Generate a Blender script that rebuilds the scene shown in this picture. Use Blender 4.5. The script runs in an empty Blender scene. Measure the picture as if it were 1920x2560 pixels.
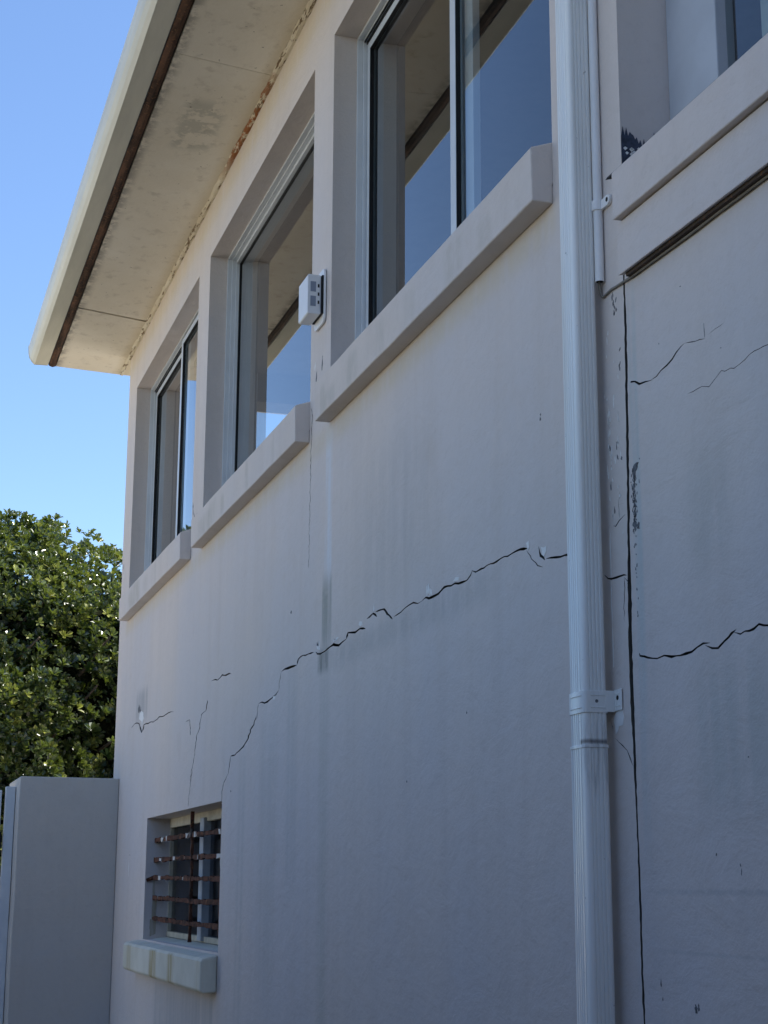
import bpy, bmesh, math, random
from math import radians as R, sin, cos, pi
from mathutils import Vector, Matrix, noise
from mathutils.geometry import delaunay_2d_cdt

random.seed(7)
S = bpy.context.scene
COL = S.collection

# ------------------------------------------------------------------ camera
cam_d = bpy.data.cameras.new('camera')
cam = bpy.data.objects.new('camera', cam_d)
COL.objects.link(cam)
S.camera = cam
cam_d.sensor_fit = 'VERTICAL'
cam_d.sensor_height = 36.0
cam_d.lens = 36.0 * 4024.93 / 2560.0
cam_d.clip_start = 0.05
cam_d.clip_end = 2000
_r = Vector((0.30306176, 0.95296245, 0.00401628))
_u = Vector((0.21567965, -0.07269449, 0.97375449))
_f = Vector((-0.92824343, 0.29424152, 0.22756553))
cam.matrix_world = Matrix(((_r.x, _u.x, -_f.x, 0.0), (_r.y, _u.y, -_f.y, -1.5),
                           (_r.z, _u.z, -_f.z, 1.6), (0, 0, 0, 1)))

# ------------------------------------------------------------------ light
SUN = Vector((-0.03, 0.62, 1.0)).normalized()          # direction towards the sun
elev = math.asin(SUN.z)
azim = math.atan2(SUN.x, SUN.y)
world = bpy.data.worlds.new('World')
S.world = world
world.use_nodes = True
wn = world.node_tree
wn.nodes.clear()
sky = wn.nodes.new('ShaderNodeTexSky')
sky.sky_type = 'NISHITA'
sky.sun_disc = False
sky.sun_elevation = elev
sky.sun_rotation = azim
sky.air_density = 1.0
sky.dust_density = 0.0
sky.ozone_density = 4.0
bgn = wn.nodes.new('ShaderNodeBackground')
bgn.inputs['Strength'].default_value = 0.12
won = wn.nodes.new('ShaderNodeOutputWorld')
tint = wn.nodes.new('ShaderNodeMix')
tint.data_type = 'RGBA'
tint.blend_type = 'MULTIPLY'
tint.inputs['Factor'].default_value = 1.0
tint.inputs[7].default_value = (0.93, 0.95, 1.00, 1)
wn.links.new(sky.outputs[0], tint.inputs[6])
wn.links.new(tint.outputs[2], bgn.inputs[0])
wn.links.new(bgn.outputs[0], won.inputs[0])

sd = bpy.data.lights.new('sun', 'SUN')
sd.energy = 5.0
sd.angle = R(0.53)
sd.color = (1.0, 0.95, 0.87)
so = bpy.data.objects.new('sun', sd)
COL.objects.link(so)
so.rotation_euler = (-SUN).to_track_quat('-Z', 'Y').to_euler()
so.location = SUN * 30

S.render.engine = 'CYCLES'
S.view_settings.view_transform = 'Standard'
S.view_settings.look = 'None'
S.view_settings.exposure = 0.95
S.view_settings.gamma = 1.0

# ------------------------------------------------------------------ data measured on the house front (x along the wall, z up)
CR_L = [([(-7.083,1.97),(-7.079,2.018),(-7.035,2.053),(-6.959,2.085),(-6.939,2.123),(-6.915,2.158)],2.1,3.5),([(-6.929,2.156),(-6.841,2.156),(-6.711,2.167),(-6.606,2.194),(-6.54,2.236),(-6.454,2.283)],4.2,4.2),([(-6.446,2.268),(-6.417,2.33)],2.5,2.5),([(-6.417,2.33),(-6.306,2.324),(-6.208,2.325),(-6.13,2.34),(-6.078,2.346)],4.3,5.0),([(-6.078,2.346),(-6.065,2.381),(-6.037,2.415)],1.9,2.4),([(-6.037,2.415),(-5.937,2.414),(-5.8,2.41)],6.3,5.5),([(-5.8,2.41),(-5.773,2.429),(-5.709,2.436),(-5.56,2.426)],3.0,3.8),([(-5.533,2.423),(-5.468,2.412),(-5.405,2.41),(-5.343,2.418),(-5.234,2.409),(-5.145,2.414)],5.1,6.5),([(-5.145,2.414),(-5.123,2.431),(-5.039,2.425),(-4.984,2.427),(-4.924,2.416)],4.1,4.1),([(-4.91,2.446),(-4.847,2.448),(-4.801,2.435)],3.9,3.3),([(-4.82,2.453),(-4.725,2.45),(-4.695,2.427),(-4.639,2.402)],4.1,3.2),([(-4.627,2.408),(-4.561,2.411),(-4.488,2.419),(-4.443,2.422),(-4.399,2.412),(-4.347,2.414)],2.5,3.1),([(-4.361,2.415),(-4.271,2.41),(-4.222,2.411),(-4.173,2.418),(-4.057,2.412),(-3.997,2.412),(-3.949,2.427)],5.3,3.5),([(-3.955,2.428),(-3.923,2.419),(-3.888,2.414),(-3.818,2.42),(-3.698,2.414),(-3.64,2.417),(-3.568,2.411)],3.2,4.3),([(-3.575,2.407),(-3.543,2.38),(-3.508,2.357),(-3.476,2.347)],2.4,3.5),([(-3.5,2.402),(-3.497,2.386),(-3.464,2.362)],2.9,4.9),([(-3.458,2.364),(-3.427,2.363),(-3.393,2.355),(-3.349,2.349),(-3.306,2.346)],2.9,4.8),([(-7.469,2.458),(-7.494,2.411),(-7.598,2.403),(-7.644,2.344),(-7.709,2.309),(-7.744,2.224),(-7.803,2.146),(-7.852,2.089)],3.9,2.3),([(-7.776,2.152),(-7.831,2.089),(-7.861,2.031),(-7.865,1.98)],2.3,2.0),([(-8.005,2.407),(-7.895,2.408),(-7.857,2.326)],3.7,2.9),([(-7.388,2.539),(-7.248,2.528),(-7.144,2.533),(-6.961,2.522)],3.8,4.6),([(-9.762,2.534),(-9.599,2.55),(-9.476,2.535),(-9.358,2.47)],2.5,5.1),([(-9.346,2.476),(-9.286,2.51),(-9.134,2.507),(-8.91,2.499),(-8.789,2.505),(-8.638,2.494),(-8.495,2.502),(-8.354,2.493)],4.3,3.4),([(-5.637,3.367),(-5.629,3.277),(-5.642,3.179),(-5.646,2.946),(-5.655,2.75)],2.2,1.6)]
CR_R = [([(-3.004,2.66),(-2.989,2.658),(-2.967,2.654),(-2.945,2.642),(-2.917,2.641),(-2.889,2.634)],2.2,4.0),([(-2.892,2.635),(-2.846,2.643),(-2.798,2.652),(-2.757,2.664),(-2.742,2.667)],2.6,1.9),([(-2.742,2.667),(-2.712,2.657),(-2.68,2.653),(-2.659,2.649)],1.2,1.0),([(-2.649,2.653),(-2.618,2.656),(-2.582,2.657)],0.6,0.5),([(-2.66,2.649),(-2.653,2.637)],0.8,0.6),([(-2.739,2.56),(-2.694,2.557),(-2.679,2.557),(-2.652,2.549),(-2.626,2.558),(-2.602,2.565),(-2.59,2.559),(-2.567,2.561),(-2.556,2.554),(-2.515,2.56),(-2.498,2.566),(-2.464,2.565),(-2.416,2.564)],0.8,1.1),([(-3.021,2.075),(-3.008,2.072),(-2.982,2.068),(-2.948,2.059),(-2.906,2.053),(-2.877,2.055),(-2.845,2.047),(-2.809,2.044),(-2.762,2.047),(-2.716,2.055),(-2.69,2.054)],2.5,4.2),([(-2.709,2.052),(-2.683,2.043),(-2.662,2.042),(-2.636,2.051),(-2.61,2.062),(-2.591,2.065)],3.8,3.0),([(-2.603,2.062),(-2.576,2.057),(-2.545,2.056),(-2.512,2.058),(-2.454,2.047)],3.3,2.9)]
CR_S = [([(-3.091,2.366),(-3.079,2.364),(-3.059,2.371),(-3.027,2.378)],0.9,3.5),([(-3.055,2.434),(-3.058,2.406),(-3.058,2.375)],0.9,1.3),([(-3.058,2.406),(-3.036,2.404)],0.9,0.7),([(-3.141,2.267),(-3.122,2.256),(-3.106,2.251),(-3.078,2.248),(-3.046,2.247),(-3.031,2.246)],3.5,2.6),([(-3.046,2.245),(-3.03,2.231),(-3.013,2.227)],2.1,3.4),([(-3.045,2.243),(-3.046,2.209),(-3.048,2.148)],2.6,0.9),([(-3.129,1.946),(-3.119,1.922)],1.3,0.7),([(-3.11,1.91),(-3.095,1.9),(-3.078,1.893),(-3.058,1.879),(-3.039,1.864),(-3.022,1.847)],2.1,2.9)]
JOINT = [(-3.002, 2.898, 7.7), (-3.0014, 2.868, 7.7), (-3.0008, 2.802, 9.6), (-3.003, 2.725, 10.5), (-3.0061, 2.634, 10.5), (-3.0094, 2.531, 10.4), (-3.0127, 2.429, 10.4), (-3.0174, 2.328, 10.3), (-3.0194, 2.274, 12.1), (-3.0213, 2.231, 14.9), (-3.0213, 2.182, 15.8), (-3.0252, 2.111, 15.7), (-3.0254, 2.03, 15.7), (-3.0238, 1.951, 14.7), (-3.0211, 1.888, 9.1), (-3.0214, 1.833, 10.9), (-3.0207, 1.794, 7.2), (-3.019, 1.756, 6.3), (-3.0184, 1.679, 6.3), (-3.016, 1.604, 8.0), (-3.0171, 1.529, 8.0), (-3.0178, 1.436, 7.9), (-3.0159, 1.382, 8.8), (-3.0138, 1.341, 6.1)]
CAMX, CAMD = 0.0, 1.5


def aniso(x):
    return CAMD / max(1.5, abs(x - CAMX))


# ------------------------------------------------------------------ material helpers
class NT:
    def __init__(s, name):
        s.m = bpy.data.materials.new(name)
        s.m.use_nodes = True
        s.t = s.m.node_tree
        s.t.nodes.clear()
        s.out = s.t.nodes.new('ShaderNodeOutputMaterial')
        s.co = s.t.nodes.new('ShaderNodeTexCoord').outputs['Object']

    def n(s, kind, **kw):
        nd = s.t.nodes.new('ShaderNode' + kind)
        for k, v in kw.items():
            setattr(nd, k, v)
        return nd

    def l(s, a, b):
        s.t.links.new(a, b)

    def val(s, sock, v):
        if hasattr(v, 'is_output'):
            s.l(v, sock)
        else:
            sock.default_value = v

    def map(s, scale=(1, 1, 1), rot=(0, 0, 0), loc=(0, 0, 0)):
        m = s.n('Mapping')
        m.inputs['Scale'].default_value = scale
        m.inputs['Rotation'].default_value = rot
        m.inputs['Location'].default_value = loc
        s.l(s.co, m.inputs[0])
        return m.outputs[0]

    def noise(s, scale, detail=4, rough=0.55, vec=None, dist=0.0):
        nd = s.n('TexNoise')
        nd.inputs['Scale'].default_value = scale
        nd.inputs['Detail'].default_value = detail
        nd.inputs['Roughness'].default_value = rough
        nd.inputs['Distortion'].default_value = dist
        s.l(vec if vec is not None else s.co, nd.inputs['Vector'])
        return nd.outputs['Fac']

    def ramp(s, fac, a, b, smooth=True):
        nd = s.n('MapRange')
        nd.interpolation_type = 'SMOOTHSTEP' if smooth else 'LINEAR'
        s.l(fac, nd.inputs['Value'])
        nd.inputs['From Min'].default_value = a
        nd.inputs['From Max'].default_value = b
        return nd.outputs['Result']

    def math(s, op, a, b=0.0):
        nd = s.n('Math', operation=op)
        s.val(nd.inputs[0], a)
        s.val(nd.inputs[1], b)
        return nd.outputs[0]

    def mix(s, fac, a, b):
        nd = s.n('Mix', data_type='RGBA')
        s.val(nd.inputs['Factor'], fac)
        for sock, v in ((nd.inputs[6], a), (nd.inputs[7], b)):
            if hasattr(v, 'is_output'):
                s.l(v, sock)
            else:
                sock.default_value = (*v, 1)
        return nd.outputs[2]

    def bump(s, h, dist, strength=1.0, prev=None):
        nd = s.n('Bump')
        nd.inputs['Strength'].default_value = strength
        nd.inputs['Distance'].default_value = dist
        s.l(h, nd.inputs['Height'])
        if prev is not None:
            s.l(prev, nd.inputs['Normal'])
        return nd.outputs[0]

    def principled(s, color, rough=0.6, spec=0.4, metal=0.0, normal=None, **kw):
        p = s.n('BsdfPrincipled')
        s.val(p.inputs['Base Color'], color if hasattr(color, 'is_output') else (*color, 1))
        s.val(p.inputs['Roughness'], rough)
        p.inputs['Specular IOR Level'].default_value = spec
        p.inputs['Metallic'].default_value = metal
        if normal is not None:
            s.l(normal, p.inputs['Normal'])
        for k, v in kw.items():
            p.inputs[k].default_value = v
        s.l(p.outputs[0], s.out.inputs['Surface'])
        return p


def sep(t):
    nd = t.n('SeparateXYZ')
    t.l(t.co, nd.inputs[0])
    return nd.outputs


def boxmask(t, X, Z, x0, x1, z0, z1, sx, sz):
    a = t.math('MULTIPLY', t.ramp(X, x0 - sx, x0 + sx), t.ramp(X, x1 + sx, x1 - sx))
    b = t.math('MULTIPLY', t.ramp(Z, z0 - sz, z0 + sz), t.ramp(Z, z1 + sz, z1 - sz))
    return t.math('MULTIPLY', a, b)


def mat_wall(name, base, marks=()):
    t = NT(name)
    X, Yc, Z = sep(t)
    big = t.noise(0.9, 3, 0.5)
    mid = t.noise(4.5, 5, 0.6)
    fine = t.noise(130, 2, 0.6)
    streak = t.noise(1.0, 4, 0.6, t.map((7, 7, 0.55)))
    streak2 = t.noise(1.0, 3, 0.6, t.map((28, 28, 1.1)))
    d = tuple(c * 0.86 for c in base)
    w = tuple(min(1, c * 1.09) for c in base)
    cool = (base[0] * 0.93, base[1] * 0.97, base[2] * 1.03)
    c = t.mix(t.ramp(big, 0.35, 0.65), base, cool)
    c = t.mix(t.math('MULTIPLY', t.ramp(streak, 0.42, 0.78), 0.40), c, d)
    c = t.mix(t.math('MULTIPLY', t.ramp(streak2, 0.55, 0.85), 0.15), c, w)
    c = t.mix(t.math('MULTIPLY', t.ramp(mid, 0.56, 0.74), 0.45), c, d)
    c = t.mix(t.math('MULTIPLY', t.ramp(fine, 0.66, 0.76), 0.25), c, tuple(q * 0.7 for q in base))
    for (x0, x1, z0, z1, sx, sz, col, amt, grain) in marks:
        m = boxmask(t, X, Z, x0, x1, z0, z1, sx, sz)
        g = t.noise(1.0, 4, 0.65, t.map((18, 18, grain)))
        m = t.math('MULTIPLY', m, t.math('MULTIPLY', t.ramp(g, 0.25, 0.6), amt))
        c = t.mix(m, c, col)
    grain = t.noise(34, 5, 0.7)
    c = t.mix(t.math('MULTIPLY', t.ramp(grain, 0.50, 0.70), 0.22), c, tuple(q * 0.8 for q in base))
    trowel = t.noise(1.0, 5, 0.65, t.map((5, 5, 9), (0, 0.5, 0)), 0.8)
    c = t.mix(t.math('MULTIPLY', t.ramp(trowel, 0.55, 0.75), 0.22), c, w)
    b1 = t.bump(t.noise(7, 5, 0.6), 0.018, 0.4)
    b1 = t.bump(trowel, 0.008, 0.5, b1)
    b2 = t.bump(t.noise(120, 4, 0.65), 0.0020, 0.5, b1)
    t.principled(c, rough=0.82, spec=0.18, normal=b2)
    return t.m


def mat_plain(name, base, rough=0.6, spec=0.4, metal=0.0, var=0.12, scale=8, bump=0.0, bscale=60, stretch=(1, 1, 1), **kw):
    t = NT(name)
    v = t.map(stretch)
    n1 = t.noise(scale, 5, 0.6, v)
    c = t.mix(t.ramp(n1, 0.3, 0.7), tuple(q * (1 - var) for q in base), tuple(min(1, q * (1 + var)) for q in base))
    nb = t.bump(t.noise(bscale, 3, 0.6, v), bump, 0.6) if bump else None
    t.principled(c, rough, spec, metal, nb, **kw)
    return t.m


WALLC = (0.695, 0.615, 0.56)
MARKS_L = [
    (-5.43, -5.34, 2.66, 3.22, 0.012, 0.08, (0.690, 0.713, 0.759), 0.75, 1.5),       # repair paint stripe
    (-5.455, -5.335, 2.42, 2.66, 0.012, 0.05, (0.345, 0.345, 0.310), 0.85, 2.0),     # darker damp stripe
    (-5.50, -5.37, 2.34, 2.415, 0.02, 0.02, (0.253, 0.253, 0.230), 0.9, 3.0),
    (-5.47, -5.35, 0.5, 2.34, 0.03, 0.15, (0.460, 0.460, 0.402), 0.32, 0.5),
    (-5.93, -5.78, 1.6, 2.40, 0.03, 0.10, (0.460, 0.454, 0.437), 0.32, 0.5),
    (-6.36, -6.08, 1.2, 2.22, 0.05, 0.20, (0.460, 0.454, 0.425), 0.32, 0.5),
    (-6.75, -6.62, 1.0, 2.15, 0.03, 0.20, (0.460, 0.460, 0.437), 0.32, 0.5),
    (-5.34, -3.8, 2.33, 2.41, 0.15, 0.03, (0.414, 0.408, 0.391), 0.4, 3.0),
    (-4.95, -4.3, 2.50, 2.95, 0.15, 0.10, (0.425, 0.414, 0.402), 0.28, 2.0),
    (-8.66, -7.15, 0.2, 1.13, 0.02, 0.05, (0.437, 0.425, 0.414), 0.6, 0.8),  # shadowed zone under the lower sill, shade put into the colour
    (-9.6, -9.2, 2.55, 2.72, 0.04, 0.04, (0.345, 0.345, 0.345), 0.6, 2.0),
    (-10.45, -3.0, 4.95, 5.10, 0.02, 0.05, (0.632, 0.540, 0.380), 0.5, 1.5),         # yellower band under the eaves
    (-10.15, -3.36, 3.15, 3.235, 0.03, 0.03, (0.632, 0.540, 0.380), 0.4, 1.5),       # yellower band under the sills
]
MARKS_R = [
    (-2.99, -2.955, 1.7, 2.85, 0.008, 0.1, (0.529, 0.552, 0.540), 0.8, 1.0),
    (-2.75, -2.60, 2.2, 2.42, 0.04, 0.06, (0.437, 0.437, 0.391), 0.25, 2.0),
    (-2.365, -2.355, 2.18, 2.42, 0.008, 0.05, (0.299, 0.310, 0.287), 0.7, 2.0),
    (-2.95, -2.30, 1.59, 1.60, 0.1, 0.004, (0.380, 0.380, 0.380), 0.35, 2.0),
    (-2.9, -2.3, 1.48, 1.487, 0.1, 0.003, (0.391, 0.391, 0.380), 0.3, 2.0),
    (-2.75, -2.4, 1.75, 2.0, 0.08, 0.08, (0.460, 0.471, 0.437), 0.5, 1.0),
]
M = {}
M['wall'] = mat_wall('plaster_paint', WALLC, MARKS_L)
M['wall2'] = mat_wall('plaster_paint_extension', (0.69, 0.61, 0.56), MARKS_R)
SILLM = []
_r = random.Random(55)
for (xa, xb) in ((-5.38, -3.37), (-7.71, -5.67), (-10.08, -8.01)):
    for _ in range(7):
        xx = _r.uniform(xa, xb)
        ww = _r.uniform(.008, .05) / aniso(xx) * .5
        SILLM.append((xx - ww, xx + ww, 3.24, 3.24 + _r.uniform(.05, .14), ww * .5, .02, (0.50, 0.46, 0.40), _r.uniform(.25, .6), 6.0))
M['sill'] = mat_wall('sill_paint', (0.70, 0.62, 0.56), SILLM)
M['fence'] = mat_wall('boundary_paint', (0.54, 0.51, 0.47))
M['raw'] = mat_plain('raw_plaster', (0.10, 0.095, 0.085), 0.95, 0.05, bump=0.004)
M['chip'] = mat_plain('bare_primer', (0.80, 0.79, 0.77), 0.8, 0.2, var=0.08)
M['peel'] = mat_plain('old_dark_paint', (0.14, 0.145, 0.155), 0.8, 0.2, var=0.4, scale=90)
M['black'] = mat_plain('black_rubber', (0.008, 0.008, 0.009), 0.6, 0.3, var=0.2)
M['alu'] = mat_plain('powder_coated_frame', (0.62, 0.65, 0.68), 0.35, 0.5, var=0.04)
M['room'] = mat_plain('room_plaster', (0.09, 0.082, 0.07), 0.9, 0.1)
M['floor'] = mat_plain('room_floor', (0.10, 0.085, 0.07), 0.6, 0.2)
M['white'] = mat_plain('white_plastic', (0.80, 0.80, 0.81), 0.4, 0.5, var=0.03)
M['grey'] = mat_plain('grey_lens', (0.26, 0.29, 0.36), 0.3, 0.5, var=0.1)


def mat_pipe():
    t = NT('coated_aluminium')
    st = t.noise(1.0, 4, 0.6, t.map((60, 60, 1.3)))
    pat = t.noise(2.2, 3, 0.5, t.map((1, 1, 1.0)))
    sp = t.noise(75, 2, 0.5)
    c = t.mix(t.ramp(pat, 0.35, 0.65), (0.80, 0.80, 0.77), (0.85, 0.86, 0.84))
    c = t.mix(t.math('MULTIPLY', t.ramp(st, 0.5, 0.8), 0.4), c, (0.58, 0.60, 0.58))
    c = t.mix(t.math('MULTIPLY', t.ramp(sp, 0.74, 0.78), 0.6), c, (0.25, 0.25, 0.25))
    X, Yc, Z = sep(t)
    jm = boxmask(t, X, Z, -3.112, -3.09, 1.80, 1.945, 0.006, 0.03)
    jm = t.math('MULTIPLY', jm, t.ramp(t.noise(1.0, 4, 0.6, t.map((120, 120, 9))), 0.42, 0.62))
    c = t.mix(t.math('MULTIPLY', jm, 0.35), c, (0.22, 0.21, 0.20))
    lm = boxmask(t, X, Z, -3.13, -3.09, 1.897, 1.906, 0.004, 0.004)
    c = t.mix(t.math('MULTIPLY', lm, 0.8), c, (0.12, 0.11, 0.11))
    t.principled(c, t.ramp(st, 0.2, 0.9), 0.45, normal=t.bump(t.noise(1.0, 3, 0.5, t.map((14, 14, 2.2))), 0.006, 0.5))
    return t.m


M['pipe'] = mat_pipe()
M['gutter'] = mat_plain('gutter_paint', (0.66, 0.64, 0.54), 0.45, 0.4, var=0.07, scale=3, stretch=(0.6, 4, 4))
M['conduit'] = mat_plain('pvc', (0.84, 0.84, 0.84), 0.4, 0.5, var=0.03)
M['cable'] = mat_plain('cable_sheath', (0.22, 0.20, 0.17), 0.5, 0.4, var=0.2)


def mat_soffit():
    t = NT('soffit_board')
    X, Yc, Z = sep(t)
    a = t.noise(1.8, 5, 0.6)
    b = t.noise(12, 5, 0.65)
    c = t.mix(t.ramp(a, 0.3, 0.7), (0.75, 0.685, 0.56), (0.83, 0.775, 0.66))
    c = t.mix(t.math('MULTIPLY', t.ramp(b, 0.52, 0.72), 0.45), c, (0.50, 0.44, 0.35))
    dirt = t.math('MULTIPLY', t.ramp(Yc, -0.40, -0.468), t.ramp(t.noise(16, 4, 0.7), 0.35, 0.6))
    c = t.mix(t.math('MULTIPLY', dirt, 0.75), c, (0.24, 0.22, 0.19))
    pm = boxmask(t, X, Yc, -7.15, -6.65, -0.33, -0.14, 0.06, 0.03)
    pm = t.math('MULTIPLY', pm, t.ramp(t.noise(9, 5, 0.7), 0.45, 0.55))
    c = t.mix(t.math('MULTIPLY', pm, 0.5), c, (0.38, 0.37, 0.31))
    ed = t.math('MULTIPLY', t.ramp(Yc, -0.09, -0.02), 0.5)
    c = t.mix(ed, c, (0.62, 0.52, 0.34))
    sp = t.noise(38, 3, 0.6)
    c = t.mix(t.math('MULTIPLY', t.ramp(sp, 0.70, 0.74), 0.8), c, (0.18, 0.15, 0.11))
    nb = t.bump(t.noise(40, 4, 0.6), 0.003, 0.5)
    t.principled(c, 0.85, 0.15, normal=nb)
    return t.m


def mat_bead():
    t = NT('flaking_bead')
    X, Yc, Z = sep(t)
    a = t.noise(1.0, 6, 0.7, t.map((9, 55, 55)))
    c = t.mix(t.ramp(t.noise(6, 4, 0.6), 0.3, 0.7), (0.70, 0.62, 0.46), (0.76, 0.70, 0.56))
    c = t.mix(t.ramp(a, 0.52, 0.58), c, (0.20, 0.14, 0.08))
    rm = boxmask(t, X, Yc, -7.3, -6.35, -0.05, 0.02, 0.2, 0.002)
    c = t.mix(t.math('MULTIPLY', rm, t.ramp(t.noise(1.0, 5, 0.6, t.map((14, 40, 40))), 0.40, 0.52)), c, (0.30, 0.12, 0.045))
    nb = t.bump(a, 0.006, 0.8)
    t.principled(c, 0.85, 0.15, normal=nb)
    return t.m


def mat_rust(name, base=(0.17, 0.065, 0.03), dark=(0.035, 0.02, 0.014), paint=None, pamt=0.62, stretch=(3, 20, 20), ps=(9, 9, 9)):
    t = NT(name)
    v = t.map(stretch)
    a = t.noise(1.0, 6, 0.65, v)
    c = t.mix(t.ramp(a, 0.35, 0.65), dark, base)
    c = t.mix(t.math('MULTIPLY', t.ramp(t.noise(60, 4, 0.6), 0.55, 0.7), 0.6), c, (0.30, 0.14, 0.06))
    if paint:
        p = t.noise(1.0, 3, 0.5, t.map(ps))
        c = t.mix(t.ramp(p, pamt, pamt + 0.03), c, paint)
    nb = t.bump(t.noise(90, 4, 0.7), 0.003, 0.9)
    t.principled(c, 0.85, 0.2, normal=nb)
    return t.m


M['soffit'] = mat_soffit()
M['bead'] = mat_bead()
M['rustbar'] = mat_rust('rusted_angle', (0.13, 0.07, 0.045), (0.02, 0.014, 0.012))
M['bar'] = mat_rust('rusted_window_bar', (0.16, 0.065, 0.04), (0.025, 0.015, 0.012), (0.62, 0.60, 0.55), 0.60, (20, 20, 20), (5, 5, 3))


def mat_glass(name, k=1.5, rough=0.003, tint=(0.70, 0.77, 0.78), dust=0.02):
    t = NT(name)
    fr = t.n('Fresnel')
    geo = t.n('NewGeometry')
    t.l(t.math('SUBTRACT', 1.5, t.math('MULTIPLY', geo.outputs['Backfacing'], 1.5 - 1 / 1.5)), fr.inputs['IOR'])
    fac = t.math('MINIMUM', t.math('MULTIPLY', fr.outputs[0], k), 1.0)
    tr = t.n('BsdfTransparent')
    tr.inputs[0].default_value = (*tint, 1)
    gl = t.n('BsdfGlossy')
    gl.inputs['Color'].default_value = (1, 1, 1, 1)
    gl.inputs['Roughness'].default_value = rough
    wv = t.bump(t.noise(1.6, 2, 0.4), 0.0006, 0.35)
    t.l(wv, gl.inputs['Normal'])
    df = t.n('BsdfDiffuse')
    df.inputs[0].default_value = (0.5, 0.5, 0.5, 1)
    sm = t.n('MixShader')
    t.l(t.math('MULTIPLY', t.ramp(t.noise(3, 5, 0.7), 0.3, 0.8), dust), sm.inputs[0])
    t.l(tr.outputs[0], sm.inputs[1])
    t.l(df.outputs[0], sm.inputs[2])
    mx = t.n('MixShader')
    t.l(fac, mx.inputs[0])
    t.l(sm.outputs[0], mx.inputs[1])
    t.l(gl.outputs[0], mx.inputs[2])
    t.l(mx.outputs[0], t.out.inputs['Surface'])
    return t.m


M['glass'] = mat_glass('window_glass')
M['glass_dark'] = mat_glass('dull_dark_glass', 0.35, 0.08, (0.5, 0.5, 0.52), 0.02)  # weaker reflection and darker tint than the upper panes


def mat_leafy(name, a, b, c3, rough=0.33):
    t = NT(name)
    info = t.n('Attribute')
    info.attribute_name = 'leafv'
    v = info.outputs['Fac']
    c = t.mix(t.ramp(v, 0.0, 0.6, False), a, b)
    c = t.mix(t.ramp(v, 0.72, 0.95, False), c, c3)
    p = t.n('BsdfPrincipled')
    t.l(c, p.inputs['Base Color'])
    p.inputs['Roughness'].default_value = rough
    p.inputs['Specular IOR Level'].default_value = 1.0
    tl = t.n('BsdfTranslucent')
    hs = t.mix(0.6, c, (0.26, 0.34, 0.03))
    t.l(hs, tl.inputs[0])
    mx = t.n('MixShader')
    mx.inputs[0].default_value = 0.18
    t.l(p.outputs[0], mx.inputs[1])
    t.l(tl.outputs[0], mx.inputs[2])
    t.l(mx.outputs[0], t.out.inputs['Surface'])
    return t.m


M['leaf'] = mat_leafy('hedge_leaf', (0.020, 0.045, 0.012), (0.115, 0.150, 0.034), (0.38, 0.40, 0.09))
M['bark'] = mat_plain('hedge_bark', (0.13, 0.10, 0.075), 0.9, 0.1, var=0.3, scale=20, bump=0.004)
M['concrete'] = mat_plain('concrete_paving', (0.56, 0.50, 0.41), 0.9, 0.15, var=0.1, scale=3, bump=0.003)
M['roof'] = mat_plain('roof_sheet', (0.28, 0.28, 0.28), 0.6, 0.3)
M['gate'] = mat_plain('gate_paint', (0.66, 0.68, 0.70), 0.5, 0.4, var=0.05)


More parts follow.
